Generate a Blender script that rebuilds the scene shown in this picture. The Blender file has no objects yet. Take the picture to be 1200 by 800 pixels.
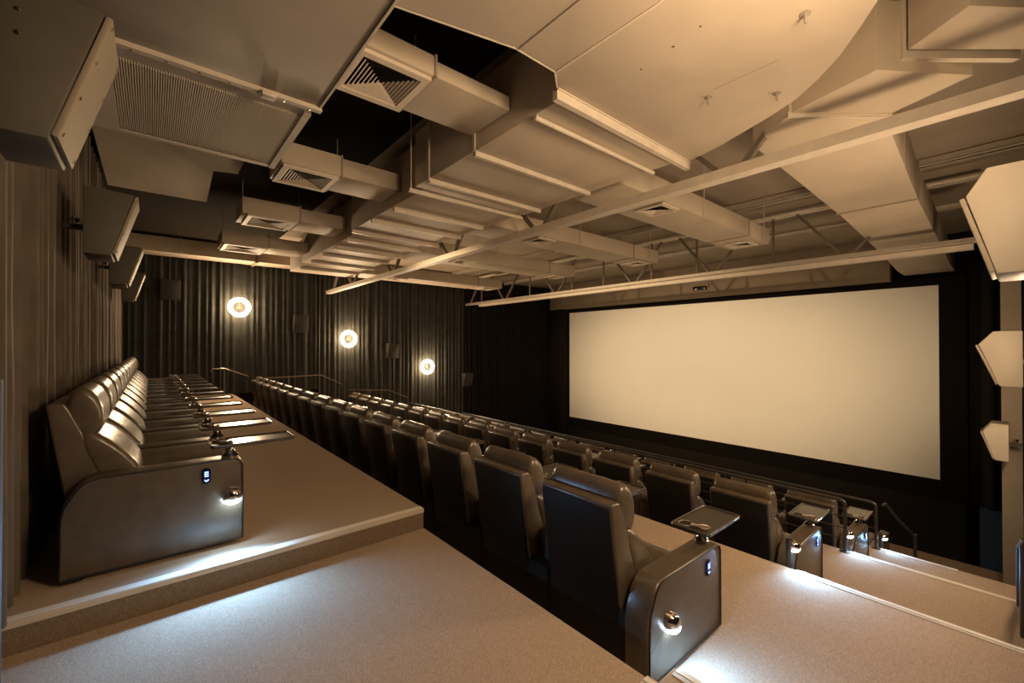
import bpy, bmesh, math, random
from mathutils import Vector, Matrix
random.seed(7)
PI = math.pi
scn = bpy.context.scene
COL = scn.collection

# ------------------------------------------------------------------ camera
cam_d = bpy.data.cameras.new('camera')
cam = bpy.data.objects.new('camera', cam_d); COL.objects.link(cam)
cam_d.sensor_width = 36.0
cam_d.lens = 500.0 / 1200.0 * 36.0
cam_d.clip_start = 0.02
cam.location = (0, 0, 1.48)
cam.rotation_euler = (PI / 2 + math.atan(4 / 500), 0, -math.radians(40.2))
scn.camera = cam

# ------------------------------------------------------------------ world, exposure
w = bpy.data.worlds.new('world'); scn.world = w; w.use_nodes = True
w.node_tree.nodes['Background'].inputs[0].default_value = (0.02, 0.016, 0.012, 1)
w.node_tree.nodes['Background'].inputs[1].default_value = 0.5
scn.view_settings.view_transform = 'Standard'
scn.view_settings.look = 'None'
scn.view_settings.exposure = 1.03
scn.cycles.diffuse_bounces = 2
scn.view_settings.gamma = 1.0
WARM = (1.0, 0.70, 0.38)
WARM_RING = (1.0, 0.80, 0.52)

def lamp(name, kind, loc, energy, color, aim=None, size=0.2, parent=None, **kw):
    d = bpy.data.lights.new(name, kind)
    d.energy = energy; d.color = color
    if kind == 'AREA':
        d.shape = 'RECTANGLE'; d.size = size; d.size_y = kw.pop('size_y', size)
    else:
        d.shadow_soft_size = size
    for k, v in kw.items(): setattr(d, k, v)
    o = bpy.data.objects.new(name, d); COL.objects.link(o)
    o.location = loc
    if aim is not None:
        o.rotation_euler = (Vector(aim) - Vector(loc)).to_track_quat('-Z', 'Y').to_euler()
    if parent: o.parent = parent
    return o

# added spot to brighten the screen, its source made up (the ring lamps carry their own light)
pb = lamp('screen_fill_spot', 'SPOT', (-0.50, 7.6, 2.90), 2900, (1, .72, .42), aim=(15.6, 7.68, .5), size=0.10, spot_size=math.radians(58), spot_blend=0.95)
pb.scale = (1, .52, 1)

# ------------------------------------------------------------------ materials
MATS = {}
def mat(name, color, rough=0.6, metal=0.0, spec=0.5, noise=None, bump=None, emit=None, coat=0.0, sheen=0.0):
    m = bpy.data.materials.new(name); m.use_nodes = True
    nt = m.node_tree; b = nt.nodes['Principled BSDF']
    b.inputs['Base Color'].default_value = (*color, 1)
    b.inputs['Roughness'].default_value = rough
    b.inputs['Metallic'].default_value = metal
    b.inputs['Specular IOR Level'].default_value = spec
    if coat: b.inputs['Coat Weight'].default_value = coat; b.inputs['Coat Roughness'].default_value = 0.15
    if sheen: b.inputs['Sheen Weight'].default_value = sheen
    tc = nt.nodes.new('ShaderNodeTexCoord')
    if noise:      # (scale, amount, detail)
        n = nt.nodes.new('ShaderNodeTexNoise'); n.inputs['Scale'].default_value = noise[0]; n.inputs['Detail'].default_value = noise[2]
        nt.links.new(tc.outputs['Object'], n.inputs['Vector'])
        r = nt.nodes.new('ShaderNodeValToRGB')
        a = noise[1]
        r.color_ramp.elements[0].position = .3; r.color_ramp.elements[1].position = .7
        r.color_ramp.elements[0].color = (*[c * (1 - a) for c in color], 1)
        r.color_ramp.elements[1].color = (*[min(1, c * (1 + a)) for c in color], 1)
        nt.links.new(n.outputs['Fac'], r.inputs['Fac']); nt.links.new(r.outputs['Color'], b.inputs['Base Color'])
    if bump:       # (scale, strength, distance, detail)
        n2 = nt.nodes.new('ShaderNodeTexNoise'); n2.inputs['Scale'].default_value = bump[0]; n2.inputs['Detail'].default_value = bump[3]
        nt.links.new(tc.outputs['Object'], n2.inputs['Vector'])
        bp = nt.nodes.new('ShaderNodeBump'); bp.inputs['Strength'].default_value = bump[1]; bp.inputs['Distance'].default_value = bump[2]
        nt.links.new(n2.outputs['Fac'], bp.inputs['Height']); nt.links.new(bp.outputs['Normal'], b.inputs['Normal'])
    if emit:
        b.inputs['Emission Color'].default_value = (*emit[0], 1); b.inputs['Emission Strength'].default_value = emit[1]
    MATS[name] = m
    return m

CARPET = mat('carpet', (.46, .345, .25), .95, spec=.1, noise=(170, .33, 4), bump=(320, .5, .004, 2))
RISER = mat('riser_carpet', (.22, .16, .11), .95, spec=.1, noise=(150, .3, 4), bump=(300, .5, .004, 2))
NOSING = mat('nosing_strip', (.86, .80, .70), .45)
NOSING2 = mat('nosing_ribs', (.62, .54, .44), .5)
LEATHER = mat('leather', (.098, .073, .050), .31, spec=.7, noise=(9, .18, 3), bump=(24, .30, .006, 7))
LEATHER_SHADE = mat('leather_back_shaded', (.009, .008, .007), .55, spec=.25, bump=(90, .1, .003, 5))  # near-black copy of the leather, shade on the rear faces put into colour
SEAM = mat('seam_piping', (.016, .013, .010), .5)
BASE = mat('seat_base', (.010, .009, .008), .8)
CHROME = mat('chrome', (.82, .74, .66), .12, metal=1)
TRAY = mat('tray_plastic', (.045, .036, .028), .30, spec=.8, coat=.6, bump=(260, .08, .001, 2))
TRAY_RIM = mat('tray_rim', (.07, .055, .043), .16, spec=.8, coat=.6)
BLACKGL = mat('black_gloss', (.01, .01, .012), .15, spec=.6)
BLUE = mat('blue_indicator', (.1, .2, 1), .5, emit=((.10, .16, 1.0), 5))
COOL = mat('cool_lens', (.9, .95, 1), .3, emit=((.55, .79, 1.0), 36))
CURTAIN = mat('black_curtain', (.040, .041, .037), .8, spec=.25, sheen=.15, noise=(4, .2, 3))
CURTAIN_BK = mat('charcoal_curtain', (.108, .083, .060), .8, spec=.25, sheen=.15, noise=(4, .18, 3))
CURTAIN_SC = mat('screen_curtain', (.016, .014, .012), .85, spec=.15)
BLACKWALL = mat('black_wall', (.018, .015, .012), .9, spec=.1)
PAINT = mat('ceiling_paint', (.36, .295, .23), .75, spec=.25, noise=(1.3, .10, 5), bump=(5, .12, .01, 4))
DUCT = mat('duct_paint', (.52, .43, .335), .6, spec=.3, noise=(1.6, .09, 6), bump=(3.0, .10, .01, 3))
AHU = mat('air_handler_paint', (.33, .27, .21), .6, spec=.3, noise=(1.6, .12, 6), bump=(3.0, .12, .01, 3))
DUCT_DK = mat('joint_paint', (.30, .25, .20), .7)
STEEL = mat('steel_paint', (.60, .52, .43), .5, spec=.35, noise=(8, .07, 3))
LOUVRE = mat('louvre_paint', (.66, .56, .45), .55)
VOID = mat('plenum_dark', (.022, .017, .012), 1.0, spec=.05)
SPK = mat('speaker_cabinet', (.095, .085, .068), .6, spec=.3, noise=(3, .12, 4), bump=(120, .1, .002, 3))
SPK_N = mat('speaker_cabinet_pale', (.42, .37, .30), .55, spec=.3, noise=(3, .06, 4))
GRILLE = mat('speaker_grille', (.30, .25, .19), .6, spec=.3, bump=(700, .4, .002, 1))
SPK_BK = mat('speaker_black', (.045, .042, .036), .7)
SCREEN = mat('projection_screen', (.88, .85, .78), .85, spec=.15, noise=(.35, .03, 3))
MASK = mat('screen_masking', (.010, .008, .007), .95, spec=.05)
SOFFIT = mat('soffit_paint', (.24, .185, .13), .8, noise=(1.2, .12, 4))
RAIL = mat('rail_black', (.035, .030, .026), .3, spec=.6)
RAILST = mat('rail_steel', (.30, .26, .22), .3, metal=1)
WEB = mat('web_steel', (.15, .12, .09), .6, spec=.3)
COLUMN = mat('column_paint', (.26, .21, .155), .7, noise=(2, .08, 4))
RING = mat('ring_glow', (1, .9, .75), .5, emit=((1.0, .71, .42), 165))
RING_BACK = mat('ring_halo', (1, .9, .75), .5, emit=((1.0, .70, .40), 32))
RING_NEAR = mat('ring_glow_full', (1, .9, .75), .5, emit=((1.0, .71, .42), 82))
RINGBK = mat('ring_mount', (.05, .045, .04), .6)
PROJ = mat('filter_media', (.12, .10, .075), .85)
JAMB = mat('jamb_paint', (.045, .052, .075), .7, spec=.2)
BLUE_LIT = mat('blue_light_paint', (.03, .06, .12), .9)  # bluish light at the foot of the curtain, painted as flat colour

# ------------------------------------------------------------------ builders
def link(name, me, parent=None):
    o = bpy.data.objects.new(name, me); COL.objects.link(o)
    if parent: o.parent = parent
    return o

def tag(o, label, cat=None, group=None, kind=None):
    o['label'] = label
    if cat: o['category'] = cat
    if group: o['group'] = group
    if kind: o['kind'] = kind
    return o

def empty(name, loc, label, cat, group=None, rz=0.0):
    o = bpy.data.objects.new(name, None); COL.objects.link(o)
    o.location = loc; o.rotation_euler = (0, 0, rz); o.empty_display_size = .1
    return tag(o, label, cat, group)

class MB:
    """collects polygons of one mesh"""
    def __init__(s): s.v = []; s.f = []; s.m = []; s.mi = 0
    def quad(s, pts):
        n = len(s.v); s.v += [tuple(p) for p in pts]; s.f.append(list(range(n, n + len(pts)))); s.m.append(s.mi); return s
    def box(s, x0, x1, y0, y1, z0, z1):
        n = len(s.v)
        s.v += [(x, y, z) for z in (z0, z1) for x, y in ((x0, y0), (x1, y0), (x1, y1), (x0, y1))]
        for f in ((3, 2, 1, 0), (4, 5, 6, 7), (0, 1, 5, 4), (1, 2, 6, 5), (2, 3, 7, 6), (3, 0, 4, 7)):
            s.f.append([n + i for i in f]); s.m.append(s.mi)
        return s
    def prism(s, poly, a, b, axis='y'):
        """poly: 2-D outline; axis y -> (x,z) outline extruded y a..b; z -> (x,y); x -> (y,z)"""
        def P(p, t): return {'y': (p[0], t, p[1]), 'z': (p[0], p[1], t), 'x': (t, p[0], p[1])}[axis]
        n = len(s.v); k = len(poly)
        s.v += [P(p, a) for p in poly] + [P(p, b) for p in poly]
        s.f.append(list(range(n, n + k))[::-1]); s.m.append(s.mi)
        s.f.append(list(range(n + k, n + 2 * k))); s.m.append(s.mi)
        for i in range(k):
            j = (i + 1) % k
            s.f.append([n + i, n + j, n + k + j, n + k + i]); s.m.append(s.mi)
        return s
    def tube(s, pts, r, seg=8, caps=True):
        pts = [Vector(p) for p in pts]; n0 = len(s.v); prev = None
        for i, p in enumerate(pts):
            if i == 0: d = pts[1] - pts[0]
            elif i == len(pts) - 1: d = pts[-1] - pts[-2]
            else: d = (pts[i + 1] - p).normalized() + (p - pts[i - 1]).normalized()
            d.normalize()
            if prev is None:
                a = d.orthogonal().normalized()
            else:
                a = (prev - d * prev.dot(d)).normalized()
            prev = a; b = d.cross(a)
            rr = r[i] if isinstance(r, (list, tuple)) else r
            for k in range(seg):
                t = 2 * PI * k / seg
                s.v.append(tuple(p + (a * math.cos(t) + b * math.sin(t)) * rr))
        for i in range(len(pts) - 1):
            for k in range(seg):
                k2 = (k + 1) % seg
                s.f.append([n0 + i * seg + k, n0 + i * seg + k2, n0 + (i + 1) * seg + k2, n0 + (i + 1) * seg + k]); s.m.append(s.mi)
        if caps:
            s.f.append([n0 + k for k in range(seg)][::-1]); s.m.append(s.mi)
            e = n0 + (len(pts) - 1) * seg
            s.f.append([e + k for k in range(seg)]); s.m.append(s.mi)
        return s
    def bar(s, a, b, wx, wz):
        """rectangular bar from a to b, wx wide (horizontal) and wz deep"""
        a, b = Vector(a), Vector(b); d = (b - a).normalized()
        up = Vector((0, 0, 1)) if abs(d.z) < .95 else Vector((0, 1, 0))
        u = d.cross(up).normalized() * wx / 2; v = u.cross(d).normalized() * wz / 2
        n = len(s.v)
        for p in (a, b): s.v += [tuple(p - u - v), tuple(p + u - v), tuple(p + u + v), tuple(p - u + v)]
        for f in ((3, 2, 1, 0), (4, 5, 6, 7), (0, 1, 5, 4), (1, 2, 6, 5), (2, 3, 7, 6), (3, 0, 4, 7)):
            s.f.append([n + i for i in f]); s.m.append(s.mi)
        return s
    def lathe(s, prof, c=(0, 0, 0), axis='z', seg=20):
        n0 = len(s.v)
        for r, h in prof:
            for k in range(seg):
                t = 2 * PI * k / seg; a, b = r * math.cos(t), r * math.sin(t)
                p = {'z': (a, b, h), 'y': (a, h, b), 'x': (h, a, b)}[axis]
                s.v.append((c[0] + p[0], c[1] + p[1], c[2] + p[2]))
        for i in range(len(prof) - 1):
            for k in range(seg):
                k2 = (k + 1) % seg
                s.f.append([n0 + i * seg + k, n0 + i * seg + k2, n0 + (i + 1) * seg + k2, n0 + (i + 1) * seg + k]); s.m.append(s.mi)
        s.f.append([n0 + k for k in range(seg)][::-1]); s.m.append(s.mi)
        e = n0 + (len(prof) - 1) * seg; s.f.append([e + k for k in range(seg)]); s.m.append(s.mi)
        return s
    def mesh(s, name, mats, bevel=0, bseg=2, smooth=False, angle=40):
        if not isinstance(mats, (list, tuple)): mats = [mats]
        me = bpy.data.meshes.new(name); me.from_pydata(s.v, [], s.f)
        for m in mats: me.materials.append(m)
        for p, i in zip(me.polygons, s.m): p.material_index = i
        bm = bmesh.new(); bm.from_mesh(me)
        bmesh.ops.recalc_face_normals(bm, faces=bm.faces)
        if bevel:
            es = [e for e in bm.edges if len(e.link_faces) == 2 and e.calc_face_angle(0) > math.radians(25)]
            bmesh.ops.bevel(bm, geom=es, offset=bevel, segments=bseg, profile=.5, affect='EDGES', clamp_overlap=True)
        if smooth or bevel:
            for f in bm.faces: f.smooth = True
            for e in bm.edges:
                if len(e.link_faces) == 2 and e.calc_face_angle(0) > math.radians(angle): e.smooth = False
        bm.to_mesh(me); bm.free()
        return me
    def build(s, name, mats, parent=None, **k): return link(name, s.mesh(name, mats, **k), parent)

def copy_tree(o, parent=None):
    c = o.copy(); COL.objects.link(c)
    if parent: c.parent = parent
    for ch in list(o.children): copy_tree(ch, c)
    return c

def struct(name, mb, m, label, **k):
    o = mb.build(name, m, **k); o['kind'] = 'structure'; o['label'] = label
    return o

ORD = ['first', 'second', 'third', 'fourth', 'fifth', 'sixth', 'seventh', 'eighth', 'ninth', 'tenth', 'eleventh', 'twelfth', 'thirteenth', 'fourteenth', 'fifteenth']

# ================================================================== large structure
YN, YF = -0.30, 15.45         # near and far side wall
XB, XS = -0.80, 15.75         # back wall and screen wall
ZC = 4.35
Z2, Z3, Z4, Z5, Z6 = -.62, -1.28, -1.95, -2.62, -4.02
XE = [1.89, 4.60, 7.14, 9.40, 11.70]

struct('floor', MB().box(XB, XE[0], 3.48, YF, -.9, 0), CARPET, 'top tier of brown carpet under the back row of recliners')
struct('floor', MB().box(XB, XE[0], YN, 3.48, -.9, -.175), CARPET, 'carpeted landing below the top tier, in front of the camera')
struct('floor', MB().box(XE[0], XE[1], YN, YF, -1.5, Z2), CARPET, 'second carpeted tier, behind and beside the second row')
struct('floor', MB().box(XE[1], XE[2], YN, YF, -2.2, Z3), CARPET, 'third carpeted tier, below the second bright nosing')
struct('floor', MB().box(XE[2], XE[3], YN, YF, -2.9, Z4), CARPET, 'fourth carpeted tier between the two front railings')
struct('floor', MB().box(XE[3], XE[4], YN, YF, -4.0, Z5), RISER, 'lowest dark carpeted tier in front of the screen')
struct('floor', MB().box(XE[4], XS, YN, YF, -4.4, Z6), BLACKWALL, 'dark floor at the foot of the screen wall')
for i, (x0, x1, z0, zt, lab) in enumerate([(1.89, 2.34, Z2, -.40, 'carpeted aisle step between the landing and the second tier'),
                           (4.60, 5.02, Z3, -.84, 'upper carpeted aisle step below the first bright nosing'), (5.02, 5.44, Z3, -1.06, 'lower carpeted aisle step below the first bright nosing'),
                           (7.14, 7.56, Z4, -1.50, 'upper carpeted aisle step below the second nosing'), (7.56, 7.98, Z4, -1.73, 'lower carpeted aisle step below the second nosing')]):
    struct('floor', MB().box(x0, x1, YN, 1.30, z0, zt), CARPET, lab)
# riser skirts (darker carpet on the vertical faces that show)
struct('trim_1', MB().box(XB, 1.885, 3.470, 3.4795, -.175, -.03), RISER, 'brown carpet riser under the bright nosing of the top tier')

def nosing(name, a, b, z, axis, label):
    """L-shaped stair nosing: tread strip and ribbed front lip"""
    m = MB()
    if axis == 'x':       # runs along x, front faces -y
        x0, x1, y = a[0], b[0], a[1]
        m.box(x0, x1, y, y + .062, z - .004, z + .007); m.mi = 1
        m.box(x0, x1, y - .012, y, z - .030, z + .005); m.box(x0, x1, y - .016, y - .012, z - .020, z - .012)
    else:                 # runs along y, front faces +x
        y0, y1, x = a[1], b[1], a[0]
        m.box(x - .030, x, y0, y1, z - .004, z + .007); m.mi = 1
        m.box(x - .068, x - .038, y0, y1, z - .004, z + .006); m.box(x, x + .010, y0, y1, z - .04, z + .006)
    return struct(name, m, [NOSING, NOSING2], label)
nosing('trim_2', (-.78, 3.475), (1.885, 3.475), 0, 'x', 'bright white nosing strip along the edge of the top tier')
nosing('trim_3', (1.89, YN + .05), (1.89, 1.20), -.175, 'y', 'white nosing strip on the landing edge at the bottom of the frame')
nosing('trim_4', (2.34, YN + .05), (2.34, 1.28), -.40, 'y', 'short white nosing beside the nearest armrest lamp')
nosing('trim_5', (4.60, YN + .02), (4.60, 1.335), Z2, 'y', 'long bright nosing crossing the right aisle, the nearer one')
nosing('trim_6', (7.14, 0.0), (7.14, 1.46), Z3, 'y', 'long bright nosing crossing the right aisle, the farther one')
nosing('trim_7', (9.40, 0.6), (9.40, 1.50), Z4, 'y', 'small lit nosing beyond the second railing post')

struct('wall_back', MB().box(XB - .1, XB, YN - .1, YF + .1, -.9, ZC), BLACKWALL, 'dark wall behind the back row curtain')
struct('wall_far', MB().box(XB - .1, XS + .1, YF, YF + .1, -4.4, ZC), BLACKWALL, 'dark side wall behind the far curtain with ring lamps')
struct('wall_near', MB().box(XB - .1, XS + .1, YN - .1, YN, -4.4, ZC), BLACKWALL, 'dark side wall along the right aisle beside the camera')
struct('wall_screen', MB().box(XS, XS + .1, YN, YF, -4.4, ZC), MASK, 'black wall behind the projection screen')
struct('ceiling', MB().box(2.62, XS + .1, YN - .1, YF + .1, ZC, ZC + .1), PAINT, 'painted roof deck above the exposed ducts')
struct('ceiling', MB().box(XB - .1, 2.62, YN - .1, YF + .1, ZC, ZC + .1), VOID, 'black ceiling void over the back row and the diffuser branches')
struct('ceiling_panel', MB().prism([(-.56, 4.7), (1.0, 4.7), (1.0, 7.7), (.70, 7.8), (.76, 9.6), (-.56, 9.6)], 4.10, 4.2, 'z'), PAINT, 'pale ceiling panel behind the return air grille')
struct('wall_soffit', MB().box(15.15, 15.45, 2.2, 14.2, 3.20, ZC).prism([(15.15, 14.2), (15.45, 14.2), (15.45, 15.2), (15.35, 15.2)], 3.22, ZC, 'z'), SOFFIT, 'brown bulkhead band above the projection screen')
struct('wall_pilaster', MB().box(10.9, 11.3, -.05, .175, Z5, ZC), COLUMN, 'tan pilaster on the right side wall behind the small speaker')
struct('door_1', MB().box(-.62, -.40, 2.28, 2.33, -.175, 1.36), JAMB, 'bluish dark jamb at the left edge of the frame', bevel=.008)

# ------------------------------------------------------------------ curtains
def curtain(label, a, b, z0, z1, nrm, m, period=.17, amp=.05, group=None, seed=0, gain=1.15):
    rnd = random.Random(seed)
    a, b = Vector((*a, 0)), Vector((*b, 0)); L = (b - a).length; d = (b - a) / L; n = Vector((*nrm, 0))
    N = int(L / .022); rows = 7
    fr = [(2 * PI / (period * q), rnd.uniform(0, 6.28), wgt) for q, wgt in ((1, .75), (.63, .3), (1.7, .45), (3.1, .3))]
    mb = MB(); vs = []
    for j in range(rows + 1):
        t = j / rows; z = z0 + (z1 - z0) * t
        sway = [rnd.uniform(-.18, .18) for _ in range(4)]
        for i in range(N + 1):
            u = L * i / N
            h = sum(wg * math.sin(f * u + ph + sway[k] * (1 - t) * 2.2) for k, (f, ph, wg) in enumerate(fr))
            h = math.tanh(h * gain) / math.tanh(gain)
            hh = amp * h * (.75 + .25 * (1 - t))
            mb.v.append(tuple(a + d * u + n * (hh + amp) + Vector((0, 0, z))))
    for j in range(rows):
        for i in range(N):
            q = j * (N + 1) + i
            mb.f.append([q, q + 1, q + N + 2, q + N + 1]); mb.m.append(0)
    o = mb.build('curtain', m, smooth=True, angle=180)
    return tag(o, label, 'curtain', group)

g = 'floor length curtains round the hall'
curtain('charcoal pleated curtain on the back wall behind the nearest recliners', (-.74, 2.3), (-.74, 6.6), 0.0, 4.1, (1, 0), CURTAIN_BK, group=g, seed=1, period=.125, amp=.075, gain=1.0)
curtain('charcoal pleated curtain on the back wall beyond the second wall speaker', (-.74, 6.6), (-.74, 15.3), 0.0, 4.1, (1, 0), CURTAIN_BK, group=g, seed=2, period=.125, amp=.075, gain=1.0)
curtain('black pleated curtain on the far wall behind the highest ring lamp', (-.66, 15.42), (4.35, 15.42), 0.0, 4.05, (0, -1), CURTAIN, group=g, seed=3)
curtain('black pleated curtain on the far wall behind the middle ring lamp', (4.35, 15.42), (7.2, 15.42), -1.27, 4.05, (0, -1), CURTAIN, group=g, seed=4)
curtain('black pleated curtain on the far wall behind the lowest ring lamp', (7.2, 15.42), (10.3, 15.42), -1.94, 4.05, (0, -1), CURTAIN, group=g, seed=5)
curtain('black pleated curtain on the far wall between the last speaker and the screen', (10.3, 15.42), (15.44, 15.42), -4.0, 4.05, (0, -1), CURTAIN_SC, group=g, seed=6)
curtain('narrow black curtain between the far wall and the screen', (15.62, 14.2), (15.62, 15.4), -4.0, 3.2, (-1, 0), CURTAIN_SC, group=g, seed=7)
curtain('black curtain to the right of the screen beside the tan pilaster', (15.62, -.2), (15.62, .76), -2.5, 3.5, (-1, 0), CURTAIN_SC, group=g, seed=8, period=.3, amp=.07)
struct('trim_8', MB().box(15.66, 15.74, -.2, .62, -4.0, -2.5), BLUE_LIT, 'dull blue panel under the right screen curtain, bluish light put into its colour')

# ------------------------------------------------------------------ projection screen
sc = empty('projection_screen', (15.55, 7.68, -4.0), 'wide blank cream projection screen on the front wall', 'screen')
px, py, pz = 15.55, 7.68, -4.0
SY0, SY1, SZ0, SZ1 = 1.30, 14.06, -2.00, 3.03
MB().box(0, .02, SY0 - py, SY1 - py, SZ0 - pz, SZ1 - pz).build('screen_surface', SCREEN, sc)
fr = MB()
fr.box(-.02, .06, SY0 - py - .5, SY0 - py, SZ0 - pz - .5, SZ1 - pz + .22); fr.box(-.02, .06, SY1 - py, SY1 - py + .14, SZ0 - pz - .5, SZ1 - pz + .22)
fr.box(-.02, .06, SY0 - py, SY1 - py, SZ1 - pz, SZ1 - pz + .22); fr.box(-.02, .06, SY0 - py, SY1 - py, SZ0 - pz - .5, SZ0 - pz)
fr.build('masking_frame', MASK, sc)
MB().box(0.0, .05, SY0 - py - .45, SY1 - py + .1, .02, SZ0 - pz - .5).build('skirt', BLACKWALL, sc)

# ================================================================== recliners
PITCH = .85
def pillow(name, prof, y0, y1, m, parent, ny=14, end=.16, power=2.6, wr=0.0, seed=0, puff=0.0):
    rnd = random.Random(seed)
    """soft cushion: closed XZ outline swept along y, drawn in at both ends"""
    # subdivide the outline once with corner cutting for roundness
    for _ in range(2):
        q = []
        for i in range(len(prof)):
            a, b = prof[i], prof[(i + 1) % len(prof)]
            q += [(a[0] * .75 + b[0] * .25, a[1] * .75 + b[1] * .25), (a[0] * .25 + b[0] * .75, a[1] * .25 + b[1] * .75)]
        prof = q
    cx = sum(p[0] for p in prof) / len(prof); cz = sum(p[1] for p in prof) / len(prof)
    mb = MB(); k = len(prof); L = y1 - y0
    for j in range(ny + 1):
        t = -math.cos(PI * j / ny); e = abs(t)
        s = max(.05, (1 - e ** (power * 4)) ** .42) if e < 1 else .35
        s = .74 + .26 * s if e < 1 else .66
        y = (y0 + y1) / 2 + t * L / 2
        for i, p in enumerate(prof):
            r = s + (rnd.uniform(-wr, wr) if 0 < j < ny else 0) + puff * math.cos(t * PI / 2)
            mb.v.append((cx + (p[0] - cx) * r, y, cz + (p[1] - cz) * r))
    for j in range(ny):
        for i in range(k):
            i2 = (i + 1) % k
            mb.f.append([j * k + i, j * k + i2, (j + 1) * k + i2, (j + 1) * k + i]); mb.m.append(0)
    mb.f.append(list(range(k))[::-1]); mb.m.append(0)
    mb.f.append([ny * k + i for i in range(k)]); mb.m.append(0)
    return mb.build(name, m, parent, smooth=True, angle=75)

ARM = [(0.0, .03), (0.0, .585), (-.012, .615), (-.045, .637), (-.80, .643), (-.85, .628), (-.895, .588), (-.955, .475), (-.968, .40), (-.968, .03)]
WING = [(-1.052, 1.09), (-1.03, 1.105), (-.965, 1.10), (-.945, 1.06), (-.88, .895), (-.785, .63), (-.70, .40), (-.93, .34), (-.957, .44), (-1.02, .86)]

def arm_mesh(w):
    return MB().prism(ARM, 0, w).mesh('arm', LEATHER, bevel=.016, bseg=3, angle=50)
ARM_END = arm_mesh(.17)
_full = ARM
ARM = [(x if x > -.86 else -.86, z) for x, z in _full if not (x < -.86 and .1 < z < .58)]
ARM_MID = arm_mesh(.19)
ARM = _full

def offset_poly(poly, d):
    cx = sum(p[0] for p in poly) / len(poly); cz = sum(p[1] for p in poly) / len(poly)
    out = []
    for x, z in poly:
        l = math.hypot(x - cx, z - cz); out.append((cx + (x - cx) * (l - d) / l, cz + (z - cz) * (l - d) / l))
    return out

def build_chair(name):
    t = empty(name, (0, 0, 0), 'x', 'recliner')
    a = link('arm', ARM_MID, t)
    # piping seam around the outer face of the arm
    pts = [(x, -.004, z) for x, z in offset_poly(ARM, .014)]
    MB().tube(pts + [pts[0]], .005, 5, caps=False).build('piping', SEAM, a, smooth=True)
    MB().box(-.93, -.05, .21, .82, .0, .27).build('base', BASE, t)
    MB().box(-.955, -.865, .012, .832, .01, .42).build('gap_shade', BASE, t)  # black box added for the shade in the gaps behind the arms
    MB().box(-.04, -.005, .205, .830, .05, .42).build('footrest', LEATHER, t, bevel=.014)
    pillow('seat_cushion', [(-.74, .27), (-.03, .27), (-.0, .33), (-.02, .43), (-.12, .475), (-.45, .46), (-.74, .43)], .20, .832, LEATHER, t, seed=3, power=3.2)
    sh = MB().prism(WING, .20, .832).build('back_shell', LEATHER, t, bevel=.018, bseg=3, angle=50)
    bp = [(-1.062, 1.07), (-1.030, .86), (-.966, .42), (-.935, .06), (-.92, .06), (-.945, .42), (-1.01, .86), (-1.045, 1.07)]
    MB().prism(bp, .225, .815).build('back_panel', LEATHER_SHADE, t, bevel=.006)
    pillow('lumbar_cushion', [(-.93, .90), (-.86, .925), (-.76, .85), (-.655, .73), (-.585, .62), (-.575, .52), (-.64, .44), (-.76, .43), (-.84, .66)], .195, .832, LEATHER, t, seed=5, wr=.012, power=3.0)
    hp = []
    for k in range(10):
        q = 2 * PI * k / 10
        x, z = .092 * math.cos(q), .178 * math.sin(q)
        hp.append((-.872 + x * math.cos(.16) - z * math.sin(.16), 1.03 + x * math.sin(.16) + z * math.cos(.16)))
    h = pillow('headrest', hp, .205, .830, LEATHER, t, seed=9, wr=.016, power=3.0)
    for yy in (.285, .755):      # seams across the pillow near each end
        pts = [(-.872 + 1.0 * (.083 * math.cos(q) * math.cos(.16) - .160 * math.sin(q) * math.sin(.16)), yy + .02 * math.sin(q * 3), 1.03 + (.083 * math.cos(q) * math.sin(.16) + .160 * math.sin(q) * math.cos(.16))) for q in [2 * PI * k / 20 for k in range(21)]]
        MB().tube(pts, .0045, 5, caps=False).build('seam', SEAM, h, smooth=True)
    # tray on a chrome post over the near arm
    MB().lathe([(.056, .640), (.056, .650), (.036, .668), (.030, .70), (.040, .712), (.040, .722)], (-.08, .105, 0), seg=16).build('tray_post', CHROME, t, smooth=True)
    tx0, tx1, ty0, ty1 = -.205, .350, -.005, .290
    r = .03; op = []
    for cx, cy, q0 in ((tx1 - r, ty1 - r, 0), (tx0 + r, ty1 - r, 1), (tx0 + r, ty0 + r, 2), (tx1 - r, ty0 + r, 3)):
        for k in range(4): q = (q0 + k / 3) * PI / 2; op.append((cx + r * math.cos(q), cy + r * math.sin(q)))
    tr = MB().prism(op, .722, .738, 'z').build('tray', TRAY, t)
    rim = [(x, y, .741) for x, y in offset_poly(op, .004)]
    MB().tube(rim + [rim[0]], .0065, 6, caps=False).build('tray_rim', TRAY_RIM, tr, smooth=True)
    cu = MB().lathe([(.056, .738), (.056, .748), (.052, .751), (.046, .748), (.044, .739)], (-.130, .205, 0), seg=20).build('cup_holder', CHROME, tr, smooth=True)
    cu.data.polygons[-1].use_smooth = False
    MB().lathe([(.045, .738), (.045, .7435), (.001, .7436)], (-.130, .205, 0), seg=20).build('cup_well', BASE, tr)
    MB().lathe([(.044, .738), (.044, .752), (.036, .758), (.0, .759)], (-.105, .075, 0), seg=18).build('tray_hub', CHROME, tr, smooth=True)
    MB().bar((-.11, .08, .748), (-.135, .165, .746), .045, .012).build('hub_arm', CHROME, tr, bevel=.003)
    return t

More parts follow.
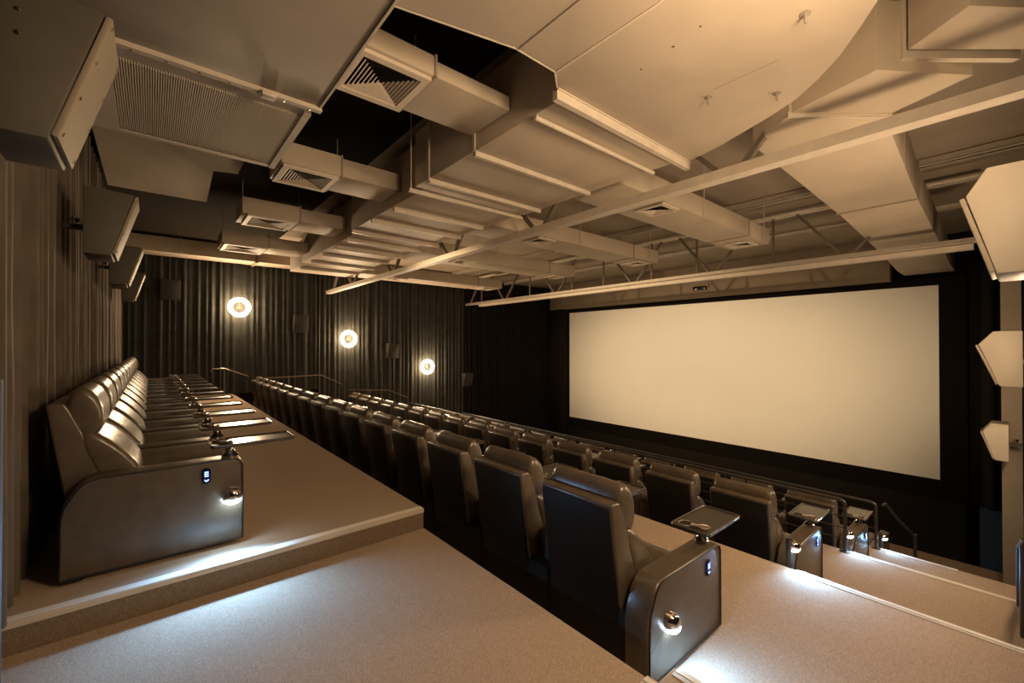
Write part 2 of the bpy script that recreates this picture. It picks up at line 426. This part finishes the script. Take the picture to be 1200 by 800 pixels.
def pill_panel(parent, x, z):
    m = MB(); prof = []
    for k in range(16):
        q = 2 * PI * k / 16
        prof.append((x + .027 * math.cos(q), z + .027 * math.sin(q) + (.032 if math.sin(q) > 0 else -.032)))
    p = m.prism(prof, -.012, -.001).build('control_panel', BLACKGL, parent, bevel=.003)
    e = MB()
    for dz in (.0, .014, .028): e.box(x - .011, x + .011, -.0135, -.0118, z + dz - .004, z + dz + .003)
    e.box(x - .011, x - .006, -.0135, -.0118, z - .004, z + .031)
    e.build('indicator', BLUE, p)
    e = MB().bar((x - .012, -.0127, z - .026), (x, -.0127, z - .038), .0015, .006); e.bar((x + .012, -.0127, z - .026), (x, -.0127, z - .038), .0015, .006)
    e.build('indicator', BLUE, p)

def step_light(parent, x, z, r=.062, power=5, y=-.001, aim=(0, -.9, -1)):
    s = MB().lathe([(r, 0), (r, -.012), (r * .93, -.030), (r * .7, -.050), (r * .35, -.060), (0.001, -.062)], (x, y, z), 'y', 20).build('step_light', CHROME, parent, smooth=True)
    m = MB()
    n = 10
    for k in range(n):       # lower half of the dome is the lens
        q0, q1 = PI * 1.12 + PI * .76 * k / n, PI * 1.12 + PI * .76 * (k + 1) / n
        rings = [(r * 1.02, -.008), (r * .97, -.031), (r * .72, -.0525), (r * .36, -.0625)]
        for (ra, ha), (rb, hb) in zip(rings, rings[1:]):
            P = lambda rr, hh, q: (x + rr * math.cos(q), y + hh, z - .014 + rr * math.sin(q) * .8)
            m.quad([P(ra, ha, q0), P(ra, ha, q1), P(rb, hb, q1), P(rb, hb, q0)])
    m.build('lens', COOL, s)
    p0 = (x, y - .095, z - .06)
    lamp('step_beam', 'SPOT', p0, power, (.27, .57, 1.0), aim=tuple(Vector(p0) + Vector(aim)), size=.025, parent=parent, spot_size=math.radians(150), spot_blend=.9)
    return s

def row(x_front, y0, z, n, lab, group, proto):
    out = []
    for i in range(n):
        c = copy_tree(proto)
        c.location = (x_front, y0 + i * PITCH, z)
        tag(c, lab(i), 'recliner', group)
        if i == 0:
            for ch in c.children:
                if ch.name.startswith('arm'): ch.data = ARM_END
        if i == n - 1:
            e = link('arm', ARM_END, c); e.location = (0, PITCH, 0)
        out.append(c)
    return out

proto = build_chair('recliner')
r1 = row(.54, 3.765, 0, 12, lambda i: ('black leather recliner in the back row by the curtain, nearest to the camera' if i == 0 else 'black leather recliner in the back row by the curtain, %s from the near step' % ORD[i]), 'recliners in the back row', proto)
r2 = row(3.24, 1.43, Z2, 15, lambda i: ('large black recliner nearest the camera, end seat of the second row with a step lamp' if i == 0 else 'black leather recliner of the second row seen from behind, %s from the near aisle' % ORD[i]), 'recliners in the second row', proto)
r3 = row(6.02, 1.49, Z3, 15, lambda i: ('end recliner of the third row beside the nearer bright nosing' if i == 0 else 'black leather recliner of the third row, %s from the near aisle' % ORD[i]), 'recliners in the third row', proto)
r4 = row(8.58, 1.52, Z4, 15, lambda i: ('end recliner of the fourth row behind the first railing post' if i == 0 else 'black leather recliner of the fourth row by the railing, %s from the near aisle' % ORD[i]), 'recliners in the fourth row', proto)
for ch in list(proto.children_recursive): bpy.data.objects.remove(ch)
bpy.data.objects.remove(proto)
pill_panel(r1[0], -.233, .54); step_light(r1[0], -.078, .368, power=42, aim=(-.35, -2.7, -1))
pill_panel(r2[0], -.212, .52); step_light(r2[0], -.721, .352, power=20, aim=(.6, -.9, -1))
pill_panel(r3[0], -.212, .52); pill_panel(r4[0], -.212, .52)

def step_post(x, y, zf, zt, label, power, aim=(-1.0, -.9, -.55)):
    t = empty('step_lamp', (x, y, zf), label, 'lamp', 'step lamps at the ends of the tiers')
    MB().box(-.03, .03, 0, .05, 0, zt - zf + .03).build('post', RAIL, t, bevel=.006)
    step_light(t, 0, zt - zf - .03, .05, power, y=-.001, aim=aim)
step_post(4.70, 1.40, Z3, -.41, 'small chrome step lamp at the start of the nearer bright nosing', 26)
step_post(7.24, 1.50, Z3 - .0 + 0 - (Z3 - Z4), -1.05, 'small chrome step lamp beside the first railing post', 12)
step_post(9.50, 1.49, Z5, -1.74, 'small chrome step lamp beyond the second railing post', 12)

# low lounge seat at the end of the lowest tier
lg = empty('lounge_seat', (11.0, 1.62, Z5), 'low dark lounge seat on the lowest tier behind the second railing post', 'lounge')
MB().box(-1.6, 0, 0, .14, .02, .46).build('arm', LEATHER, lg, bevel=.015)
MB().box(-1.55, -.03, .15, .85, .02, .24).build('base', BASE, lg)
pillow('seat_cushion', [(-1.5, .22), (-.03, .22), (0, .3), (-.03, .40), (-.7, .42), (-1.5, .40)], .15, .85, LEATHER, lg, seed=4)
pillow('back_cushion', [(-1.60, .30), (-1.40, .34), (-1.36, .50), (-1.46, .64), (-1.60, .62)], .15, .85, LEATHER, lg, seed=6)

# ================================================================== rails
def pole(name, pts, r, m, parent, seg=10): return MB().tube(pts, r, seg).build(name, m, parent, smooth=True)
def front_rail(x, y0, y1, zf, zt, bars, label, group):
    t = empty('railing', (x, y0, zf), label, 'railing', group)
    H = zt - zf; L = y1 - y0; r = .06
    pole('end_post', [(0, 0, 0), (0, 0, H - r), (0, r * .3, H - r * .3), (0, r, H), (0, L, H)], .024, RAIL, t)
    MB().lathe([(.06, 0), (.06, .012), (.03, .016)], (0, 0, 0), seg=16).build('foot_plate', RAIL, t)
    for b in bars: pole('rail_bar', [(0, .02, b), (0, L, b)], .008, RAIL, t, 6)
    k = 1
    while k * 1.24 < L:
        MB().box(-.006, .006, k * 1.24 - .02, k * 1.24 + .02, 0, H - .01).build('baluster', RAIL, t); k += 1
    return t
front_rail(7.10, 1.50, 14.1, Z3, -.60, (.46, .31, .16), 'black metal railing behind the fourth row heads, nearer of the two', 'railings along the front tiers')
front_rail(9.36, 1.555, 14.1, Z4, -1.19, (.54, .33, .14), 'black metal railing farther from the camera, nearer the screen', 'railings along the front tiers')

t = empty('stair_handrail', (9.45, 1.42, Z4), 'dark sloping stair handrail in front of the screen at the right', 'handrail')
pole('handrail', [(0, .06, .72), (.20, .05, .70), (.62, -.06, .34), (1.02, -.17, .05), (1.10, -.2, -.03)], .022, RAIL, t)
pole('post', [(1.13, -.21, -.67), (1.13, -.21, .0)], .026, RAIL, t)
t = empty('wall_handrail', (6.9, .0, Z3), 'black stair handrail at the right edge of the frame', 'handrail')
pole('handrail', [(-1.2, -.03, 1.1), (.1, .0, .62), (.25, .0, .55)], .02, RAIL, t)
pole('post', [(.12, .0, 0), (.12, .0, .62)], .022, RAIL, t)
pole('post', [(-.6, -.03, 0), (-.6, -.03, .88)], .03, RAIL, t)

def far_rail(pts, posts, label):
    x, y, z = pts[0]
    t = empty('stair_handrail', (x, y, posts[0][2]), label, 'handrail', 'thin handrails along the far wall')
    z0 = posts[0][2]
    pole('handrail', [(p[0] - x, p[1] - y, p[2] - z0) for p in pts], .018, RAILST, t, 8)
    for q in posts: pole('post', [(q[0] - x, q[1] - y, q[2] - z0), (q[0] - x, q[1] - y, q[3] - z0)], .018, RAILST, t, 8)
YR = 15.0
far_rail([(1.34, YR, .70), (1.31, YR, .75), (1.36, YR, .79), (1.65, YR, .785), (2.25, YR, .53)], [(1.63, YR, 0, .78)], 'thin steel handrail by the far wall beside the back row trays')
far_rail([(2.65, YR, .45), (4.32, YR, .48), (5.02, YR, .12)], [(3.35, YR, Z2, .46)], 'thin steel handrail on the far wall under the middle ring lamp')
far_rail([(5.25, YR, -.08), (6.7, YR, -.19), (7.45, YR, -.52)], [(6.0, YR, Z3, -.13)], 'thin steel handrail on the far wall under the lowest ring lamp')

# ================================================================== ring lamps and wall speakers
def ring(x, y, z, side, label, energy):
    t = empty('ring_lamp', (x, y, z), label, 'lamp', 'ring lamps on the side walls')
    s = side     # +1: faces +y ; -1: faces -y
    mb = MB(); R, r = .235, .055
    for part, (b0, b1), m in (('glow_ring', (.12, .88), RING_NEAR if s > 0 else RING), ('back_glow', (.88, 2.12), RING_BACK)):
        mb = MB(); nb = 8
        for i in range(40):
            for k in range(nb + 1):
                a, b = 2 * PI * i / 40, PI * (b0 + (b1 - b0) * k / nb)
                mb.v.append(((R + r * math.cos(b)) * math.cos(a), s * (.12 + .7 * r * math.sin(b)), (R + r * math.cos(b)) * math.sin(a)))
        for i in range(40):
            for k in range(nb):
                i2 = (i + 1) % 40
                mb.f.append([i * (nb + 1) + k, i2 * (nb + 1) + k, i2 * (nb + 1) + k + 1, i * (nb + 1) + k + 1]); mb.m.append(0)
        mb.build(part, m, t, smooth=True, angle=180)
    MB().lathe([(.05, s * -.03), (.05, s * .03), (.02, s * .035)], (0, 0, 0), 'y', 24).build('mount', RINGBK, t)
    if s < 0: MB().lathe([(.018, .0), (.018, .205)], (0, 0, 0), 'y', 10).build('stem', RINGBK, t)
    for k in range(3):
        a = PI / 2 + k * 2 * PI / 3
        MB().bar((.03 * math.cos(a), s * .02, .03 * math.sin(a)), (R * math.cos(a), s * .085, R * math.sin(a)), .014, .010).build('spoke', RINGBK, t)
    return t
YW = 15.24
ring(2.02, YW, 2.615, -1, 'glowing ring lamp on the far wall, highest of the three', 34)
ring(5.28, YW, 1.69, -1, 'glowing ring lamp on the far wall, middle of the three', 34)
ring(8.38, YW, .61, -1, 'glowing ring lamp on the far wall, lowest and nearest the screen', 34)
ring(2.1, YN + .02, 2.60, 1, 'glowing ring lamp on the near wall beside the top landing', 170)
ring(5.28, YN + .02, 1.69, 1, 'glowing ring lamp on the near wall between the two larger speakers', 150)
ring(8.6, YN + .02, .61, 1, 'glowing ring lamp on the near wall beside the lower steps', 110)

def speaker(loc, rz, w, d, h, m, gm, label, group, screws=True, bevel_top=False, body_label=None):
    """local: x = out from the wall, y = width, z up. Front face leans down."""
    t = empty('wall_speaker', loc, label, 'speaker', group, rz)
    prof = [(0, 0), (d * .53, 0), (d, h * .96), (0, h)] if not bevel_top else [(0, 0), (d * .52, 0), (d, h * .76), (d * .66, h), (0, h)]
    MB().prism(prof, -w / 2, w / 2).build('cabinet', m, t, bevel=.008)
    # grille lies on the sloping front
    a = Vector((d * .53 + .006, 0, .02)) if not bevel_top else Vector((d * .52 + .006, 0, .02))
    b = Vector((d + .004, 0, h * .95)) if not bevel_top else Vector((d + .004, 0, h * .755))
    n = Vector((b.z - a.z, 0, -(b.x - a.x))).normalized() * .022
    g_ = MB(); wy = w / 2 - .006
    g_.prism([(a.x, a.z), (b.x, b.z), ((b + n).x, (b + n).z), ((a + n).x, (a + n).z)], -wy, wy)
    go = g_.build('front_grille', gm, t, bevel=.004)
    if screws:
        dd = (b - a)
        for q in (.05, .35, .65, .95):
            for sy in (-1, 1):
                c = a + dd * q + n
                MB().tube([tuple(c + Vector((0, sy * (wy - .03), 0))), tuple(c + n * .25 + Vector((0, sy * (wy - .03), 0)))], .009, 8).build('screw', CHROME, go)
    MB().box(-.14, 0, -.03, .03, h * .40, h * .48).build('bracket', RAIL, t)
    MB().lathe([(.02, 0), (.03, .02), (.03, .04), (.012, .05)], (-.07, 0, h * .5), 'z', 10).build('bracket_knob', CHROME, t, smooth=True)
    return t
gs = 'surround speakers on the back wall'
sp1 = speaker((-.495, 2.66, 2.29), 0, .42, .34, .60, SPK, GRILLE, 'large charcoal wall speaker at the top left corner, nearest on the back wall', gs)
speaker((-.450, 5.33, 2.262), 0, .46, .330, .58, SPK, GRILLE, 'charcoal wall speaker on the back wall, second from the top left corner', gs)
speaker((-.450, 8.33, 2.328), 0, .46, .330, .57, SPK, GRILLE, 'charcoal wall speaker on the back wall, third from the camera', gs)
speaker((-.450, 11.33, 2.345), 0, .46, .325, .57, SPK, GRILLE, 'charcoal wall speaker on the back wall, farthest from the camera', gs)
for z in (.38, .47): MB().lathe([(.009, -.209), (.009, -.214), (.001, -.216)], (.10, 0, z), 'y', 8).build('side_screw', CHROME, sp1)
gf = 'surround speakers on the far wall'
for x, z, lab in ((.395, 2.73, 'square black wall speaker left of the highest ring lamp'), (3.74, 1.885, 'square black wall speaker between the highest and middle ring lamps'),
             (6.93, .98, 'square black wall speaker between the middle and lowest ring lamps'), (10.3, -.29, 'small black wall speaker on the far curtain nearest the screen')):
    speaker((x, 15.27, z), -PI / 2, .44, .26, .57, SPK_BK, SPK_BK, lab, gf, screws=False)
gn = 'surround speakers on the near wall'
speaker((3.68, -.055, 1.86), PI / 2, .46, .235, .58, SPK_N, GRILLE, 'large pale wall speaker at the right edge, nearest to the camera', gn, screws=False, bevel_top=True)
speaker((7.08, -.04, 1.045), PI / 2, .46, .31, .58, SPK_N, GRILLE, 'pale wall speaker at the right edge, middle of three', gn, screws=False, bevel_top=True)
speaker((10.53, .09, -.36), PI / 2, .46, .28, .58, SPK_N, GRILLE, 'small pale wall speaker at the right edge in front of the pilaster', gn, screws=False, bevel_top=True)

# ================================================================== ducts and roof steel
def rod(m, x, y, z0, z1, r=.006): m.tube([(x, y, z0), (x, y, z1)], r, 6)

# --- main duct with stiffeners
md = empty('supply_duct', (3.4, 7.0, 3.45), 'long main supply duct with cross stiffeners above the second row', 'duct')
def at0(mb, name, m, parent, o, **k):
    ob = mb.build(name, m, parent, **k); ob.location = (-o[0], -o[1], -o[2]); return ob
O = (3.4, 7.0, 3.45)
for (x0, x1, y0, y1, z0) in ((2.50, 4.31, 2.35, 4.83, 3.45), (2.635, 4.28, 4.83, 7.42, 3.46), (2.755, 4.30, 7.42, 11.1, 3.46), (2.86, 4.35, 11.1, 12.7, 3.47)):
    at0(MB().box(x0, x1, y0, y1, z0, 4.12), 'duct_section', DUCT, md, O, bevel=.006)
for y, x0, x1 in ((3.55, 2.50, 4.30), (4.48, 2.50, 4.32), (5.77, 2.65, 4.23), (6.53, 2.63, 4.29), (7.36, 2.62, 4.30), (8.01, 2.75, 4.28), (8.72, 2.80, 4.29), (9.68, 2.83, 4.32), (10.67, 2.85, 4.38), (11.7, 2.87, 4.36)):
    at0(MB().box(x0, x1, y - .022, y + .022, 3.40, 3.462).box(x0, x1, y - .05, y + .022, 3.452, 3.465), 'stiffener', STEEL, md, O)
for y, x0, x1, rr in ((4.82, 2.41, 4.27, 0), (8.72, 2.74, 4.30, 0), (2.635, 2.48, 4.31, 1)):
    hg = at0(MB().tube([(x0, y, 3.415), (x1, y, 3.415)], .022, 10) if rr else MB().box(x0, x1, y - .02, y + .02, 3.37, 3.41), 'trapeze_bar', STEEL, md, O)
    h = MB(); rod(h, x0 + .03, y, 3.40, ZC, .008); rod(h, x1 - .03, y, 3.40, ZC, .008)
    h.build('hanger_rod', STEEL, hg)
# vertical angle on the left side face
at0(MB().box(2.485, 2.50, 4.46, 4.50, 3.42, 4.12).box(2.485, 2.50, 3.53, 3.57, 3.45, 4.12), 'side_stiffener', STEEL, md, O)

# --- large elbow duct near the camera
eb = empty('elbow_duct', (2.2, 1.2, 3.40), 'huge flat bottomed elbow duct overhead at the top of the frame', 'duct')
O = (2.2, 1.2, 3.40)
arc = [(4.40, 2.34), (4.37, 2.12), (4.28, 1.86), (4.18, 1.62), (4.07, 1.36), (3.94, 1.13), (3.77, .94), (3.58, .77), (3.36, .62), (3.10, .46), (2.80, .31), (2.45, .18), (2.0, .08), (1.3, .02), (.95, .0)]
poly = arc + [(.95, 2.34), (1.0, 2.335), (1.84, 2.132), (2.22, 2.134), (2.40, 2.28)]
at0(MB().prism(poly, 3.45, 4.2, 'z'), 'duct_shell', DUCT, eb, O, bevel=.004)
at0(MB().box(1.852, 1.860, .05, 2.13, 3.444, 3.452), 'seam', DUCT_DK, eb, O)
at0(MB().box(2.215, 2.226, .12, 2.13, 3.444, 3.452), 'seam', LOUVRE, eb, O)
at0(MB().box(3.30, 3.303, 1.05, 1.5, 3.448, 3.452), 'seam', DUCT_DK, eb, O)
lip = [(1.0, 2.345), (1.84, 2.142), (2.22, 2.144), (2.40, 2.29)]
at0(MB().tube([(x, y, 3.455) for x, y in lip], .008, 6), 'edge_lip', STEEL, eb, O, smooth=True)
at0(MB().box(2.37, 4.43, 2.265, 2.315, 3.37, 3.455).box(2.37, 4.43, 2.25, 2.30, 3.44, 3.47), 'flange', STEEL, eb, O)
for x, y in ((2.96, .80), (3.37, 1.57), (3.73, 1.20)):
    s = at0(MB().lathe([(.03, 3.452), (.03, 3.444), (.010, 3.440), (.008, 3.39), (0.001, 3.388)], (x, y, 0), seg=10), 'anchor_bolt', DUCT_DK, eb, O)
for x, y in ((2.58, 1.25), (2.62, 1.45), (2.66, 1.72)):
    at0(MB().lathe([(.008, 3.452), (.008, 3.445), (.001, 3.443)], (x, y, 0), seg=8), 'rivet', CHROME, eb, O)

# --- diffuser branches toward the back wall
def diffuser(parent, cx, cy, z, s, O, n=0):
    fr = MB(); q = s / 2
    for a, b, c, d in ((-q, q, -q, -q + .06), (-q, q, q - .06, q), (-q, -q + .06, -q + .06, q - .06), (q - .06, q, -q + .06, q - .06)):
        fr.box(cx + a, cx + b, cy + c, cy + d, z - .02, z + .01)
    f = at0(fr, 'diffuser_frame', LOUVRE, parent, O)
    MB().box(cx - q + .05, cx + q - .05, cy - q + .05, cy + q - .05, z + .012, z + .02).build('neck', VOID, f)
    n = 8 if s > .5 else 5
    for k in range(n):
        r0 = (q - .065) * (1 - k / n); r1 = max(.001, r0 - (q - .065) / n * .50)
        m = MB(); z0, z1 = z - .012, z - .003
        c0 = [(cx - r0, cy - r0), (cx + r0, cy - r0), (cx + r0, cy + r0), (cx - r0, cy + r0)]; c1 = [(cx - r1, cy - r1), (cx + r1, cy - r1), (cx + r1, cy + r1), (cx - r1, cy + r1)]
        for i in range(4):
            j = (i + 1) % 4
            m.quad([(*c0[i], z0), (*c0[j], z0), (*c1[j], z1), (*c1[i], z1)])
        m.build('louvre', LOUVRE, f)

def back_branch(y0, y1, x0, x1, z, zt, label, dsize):
    O = ((x0 + x1) / 2, (y0 + y1) / 2, z)
    t = empty('diffuser_duct', O, label, 'duct', 'branch ducts with square diffusers on the back side')
    xm = x0 + dsize
    at0(MB().box(x0, xm, y0, y1, z, zt), 'diffuser_box', DUCT, t, O, bevel=.005)
    at0(MB().box(xm + .012, x1, y0 + .02, y1 - .02, z + .01, zt - .02), 'duct_section', DUCT, t, O, bevel=.005)
    at0(MB().box(xm - .005, xm + .015, y0 - .01, y1 + .01, z - .006, zt + .01), 'joint', DUCT_DK, t, O)
    diffuser(t, (x0 + xm) / 2, (y0 + y1) / 2, z - .012, min(dsize, y1 - y0) - .03, O)
    h = MB()
    for x in (x0 + .1, xm + .15): rod(h, x, y1 - .03, zt, ZC)
    at0(h, 'hanger_rod', STEEL, t, O)
    return t
back_branch(2.95, 3.60, 1.08, 2.48, 3.60, 3.76, 'branch duct with the large square diffuser above the landing step', .62)
back_branch(5.48, 6.14, 1.14, 2.62, 3.60, 3.86, 'branch duct with square diffuser behind the return air grille', .68)
back_branch(7.98, 8.70, 1.10, 2.74, 3.60, 3.86, 'branch duct with square diffuser, third from the camera', .85)
back_branch(10.55, 11.35, 1.10, 2.75, 3.60, 3.86, 'branch duct with square diffuser, farthest from the camera', .85)
fd = empty('cross_duct', (1.4, 14.75, 3.92), 'long cross duct along the top of the far curtain reaching the back wall', 'duct')
O = (1.4, 14.75, 3.92)
at0(MB().box(-.58, 2.34, 14.42, 15.12, 3.92, 4.32), 'duct_section', DUCT, fd, O, bevel=.005)
at0(MB().box(2.38, 3.45, 14.42, 15.12, 3.92, 4.32), 'duct_section', DUCT, fd, O, bevel=.005)
at0(MB().box(3.50, 9.2, 14.50, 15.10, 3.94, 4.32), 'duct_section', DUCT, fd, O, bevel=.005)
at0(MB().box(2.32, 2.39, 14.39, 15.14, 3.885, 4.33).box(3.44, 3.51, 14.40, 15.13, 3.90, 4.33), 'joint', DUCT_DK, fd, O)
h = MB()
for x in (.6, 2.3, 3.6): rod(h, x, 14.39, 3.90, ZC)
at0(h, 'hanger_rod', STEEL, fd, O)

# --- branches toward the screen
def front_branch(y0, y1, x1, z, label, big=False):
    x0 = 4.36; O = ((x0 + x1) / 2, (y0 + y1) / 2, z)
    t = empty('branch_duct', O, label, 'duct', 'branch ducts reaching toward the screen')
    xm = x1 - 1.05
    at0(MB().box(x0, xm, y0, y1, z, z + .30), 'duct_section', DUCT, t, O, bevel=.005)
    at0(MB().box(xm + .012, x1, y0 + .01, y1 - .01, z + .005, z + .295), 'duct_section', DUCT, t, O, bevel=.005)
    at0(MB().box(xm - .01, xm + .02, y0 - .012, y1 + .012, z - .012, z + .31), 'joint', DUCT_DK, t, O)
    diffuser(t, 5.72, y0 + .26, z - .012, .46, O, 4)
    diffuser(t, x1 - .42, (y0 + y1) / 2, z - .012, .46, O, 4)
    h = MB()
    for x in (6.6, x1 - .4):
        rod(h, x, y0 - .03, z, ZC); rod(h, x, y1 + .03, z, ZC)
    at0(h, 'hanger_rod', STEEL, t, O)
front_branch(3.18, 3.95, 9.45, 3.50, 'branch duct toward the screen, nearest to the camera')
front_branch(5.70, 6.43, 9.55, 3.50, 'branch duct toward the screen, second from the camera')
front_branch(8.38, 9.20, 9.50, 3.50, 'branch duct toward the screen, third from the camera')
front_branch(11.90, 12.75, 9.60, 3.50, 'branch duct toward the screen, farthest and lowest in the frame')

# --- right hand ducts
gd = empty('wide_duct', (8.0, 1.35, 3.5), 'wide pale duct running to the screen above the right aisle', 'duct')
O = (8.0, 1.35, 3.5)
at0(MB().prism([(5.04, .745), (8.06, .87), (8.06, 1.77), (5.04, 1.72)], 3.50, 4.0, 'z'), 'duct_section', DUCT, gd, O, bevel=.006)
at0(MB().prism([(8.10, .88), (11.4, .96), (11.4, 1.90), (8.10, 1.77)], 3.51, 4.0, 'z'), 'duct_section', DUCT, gd, O, bevel=.006)
at0(MB().prism([(8.05, .86), (8.11, .86), (8.11, 1.79), (8.05, 1.79)], 3.49, 4.02, 'z'), 'joint', DUCT_DK, gd, O)
at0(MB().prism([(11.4, 3.52), (14.2, 3.30), (15.1, 3.30), (15.1, 3.75), (11.4, 4.0)], .97, 1.90, 'y'), 'duct_section', DUCT, gd, O, bevel=.006)
at0(MB().prism([(6.4, .795), (6.44, .795), (6.44, .80), (6.4, .80)], 3.5, 4.0, 'z'), 'side_stiffener', STEEL, gd, O)
fdk = empty('offset_duct', (4.6, 1.0, 3.5), 'angled offset duct with flanged end at the top right', 'duct')
O = (4.6, 1.0, 3.5)
at0(MB().prism([(4.27, 1.28), (4.95, .70), (5.03, .76), (5.0, 1.72), (4.66, 1.72)], 3.50, 3.98, 'z'), 'duct_section', DUCT, fdk, O, bevel=.006)
at0(MB().prism([(4.10, .66), (4.74, .20), (4.97, .69), (4.29, 1.275)], 3.52, 4.05, 'z'), 'duct_section', DUCT, fdk, O, bevel=.006)
at0(MB().prism([(4.265, 1.285), (4.965, .695), (4.975, .715), (4.285, 1.305)], 3.485, 3.53, 'z'), 'joint', STEEL, fdk, O)
at0(MB().prism([(4.235, .53), (4.90, -.03), (4.93, .01), (4.27, .565)], 3.60, 4.15, 'z'), 'flange', STEEL, fdk, O)
at0(MB().prism([(4.20, .50), (4.86, -.06), (4.55, -.28), (3.95, .18)], 3.63, 4.15, 'z'), 'duct_section', DUCT, fdk, O, bevel=.006)

# --- air handler with return grille over the back row
ah = empty('air_handler', (.1, 3.0, 3.2), 'large boxed air handler with slatted return grille at the top left', 'air handler')
O = (.1, 3.0, 3.2)
at0(MB().box(-.58, .93, .25, 3.29, 3.215, 3.95), 'casing', AHU, ah, O, bevel=.006)
at0(MB().box(-.58, .945, 3.27, 3.315, 3.185, 3.225).box(.925, .94, .3, 3.315, 3.205, 3.23), 'edge_rail', STEEL, ah, O)
gf_ = at0(MB().box(-.58, .90, 3.32, 3.49, 3.22, 3.6).box(-.58, .90, 4.61, 4.665, 3.20, 3.62).box(.855, .905, 3.40, 4.665, 3.195, 3.62).box(-.58, -.20, 3.49, 4.61, 3.20, 3.24), 'grille_frame', STEEL, ah, O)
at0(MB().box(-.2, .86, 3.49, 4.62, 3.30, 3.34), 'filter', PROJ, ah, O)
n = 82
for k in range(n):
    x = -.19 + k * (1.04 / (n - 1))
    if k == 0:
        s0 = at0(MB().box(x - .004, x + .004, 3.49, 4.61, 3.205, 3.245), 'slat', LOUVRE, ah, O)
    else:
        s = s0.copy(); COL.objects.link(s); s.location = (s0.location.x + k * (1.04 / (n - 1)), s0.location.y, s0.location.z)
at0(MB().box(.555, .64, 3.235, 3.30, 3.155, 3.19), 'latch', STEEL, ah, O, bevel=.004)
for k in range(7):
    at0(MB().lathe([(.009, 3.186), (.009, 3.180), (.001, 3.178)], (-.1 + k * .16, 3.292, 0), seg=8), 'screw', CHROME, ah, O)
h = MB()
rod(h, .93, 4.9, 3.3, ZC, .01); rod(h, .9, 3.3, 3.3, ZC, .008)
at0(h, 'hanger_rod', STEEL, ah, O)

# --- roof trusses
def truss(x, z, ztop, y0, y1, nodes, wb, label, vert=(), double=False):
    O = (x, (y0 + y1) / 2, z)
    t = empty('roof_truss', O, label, 'truss', 'steel roof trusses')
    if double:
        at0(MB().box(x - .085, x - .03, y0, y1, z, z + .012).box(x - .042, x - .03, y0, y1, z + .012, z + .08), 'bottom_chord', STEEL, t, O)
        at0(MB().box(x + .03, x + .085, y0, y1, z, z + .012).box(x + .03, x + .042, y0, y1, z + .012, z + .08), 'bottom_chord', STEEL, t, O)
        at0(MB().box(x - .02, x + .14, y0 + .1, y1 - .9, z - .10, z - .015), 'cable_tray', STEEL, t, O)
    else:
        at0(MB().box(x - .075, x + .075, y0, y1, z, z + .014).box(x - .075, x - .061, y0, y1, z + .014, z + .10), 'bottom_chord', STEEL, t, O)
    at0(MB().box(x - .07, x + .07, y0, y1, ztop, ztop + .07), 'top_chord', STEEL, t, O)
    for q in nodes:
        for dy in (-wb, wb):
            if y0 - .05 < q + dy < y1 + .05:
                at0(MB().bar((x, q + (.05 if dy > 0 else -.05), z + .02), (x, q + dy, ztop), .07, .045), 'web', WEB, t, O)
    for q in vert:
        at0(MB().bar((x, q, z + .02), (x, q, ztop), .04, .04), 'web', WEB, t, O)
    return t
truss(4.56, 3.20, 4.2, -.25, 15.05, (1.9, 4.75, 7.3, 9.97, 12.7, 14.6), .95, 'long steel roof truss crossing the frame diagonally, nearer the camera')
truss(10.3, 3.16, 4.2, .35, 15.2, (15.0, 12.6, 9.9, 6.9, 4.7, 2.1), .85, 'steel roof truss in front of the screen bulkhead', vert=(14.1, 11.2, 9.2, 7.95, 6.35, 5.1, 3.4), double=True)

# roof purlins and conduits
for x, z, lab in ((9.1, 4.22, 'slim roof purlin just behind the front truss'), (12.4, 4.22, 'slim roof purlin between the front truss and the bulkhead')):
    o = MB().box(x - .03, x + .03, -.25, 15.2, z, z + .12).box(x - .07, x + .07, -.25, 15.2, z, z + .012).build('roof_purlin', STEEL)
    tag(o, lab, 'purlin', 'roof purlins')
o = MB().tube([(9.7, -.2, 4.1), (9.7, 15.2, 4.1)], .03, 10).build('sprinkler_pipe', STEEL, smooth=True); tag(o, 'thin pipe under the roof beside the front truss', 'pipe')

# dark device on the bulkhead above the screen
dv = empty('bulkhead_camera', (15.1, 7.35, 3.42), 'small black device on the brown bulkhead above the screen', 'device')
MB().box(-.12, .02, -.22, .22, .03, .16).build('housing', BLACKGL, dv, bevel=.01)
MB().box(-.02, .05, -.30, .30, .14, .22).build('bracket', SOFFIT, dv)
# made-up housing for the added screen spot, out of sight
pj = empty('added_projector', (-.62, 7.6, 2.78), 'small black box on the back wall, added unseen behind a wall speaker as source of the screen light', 'added_projector')
MB().box(-.10, .06, -.14, .14, 0, .22).build('housing', SPK_BK, pj, bevel=.02)
MB().lathe([(.05, .06), (.05, .09), (.04, .095)], (0, 0, .11), 'x', 20).build('lens', BLACKGL, pj, smooth=True)
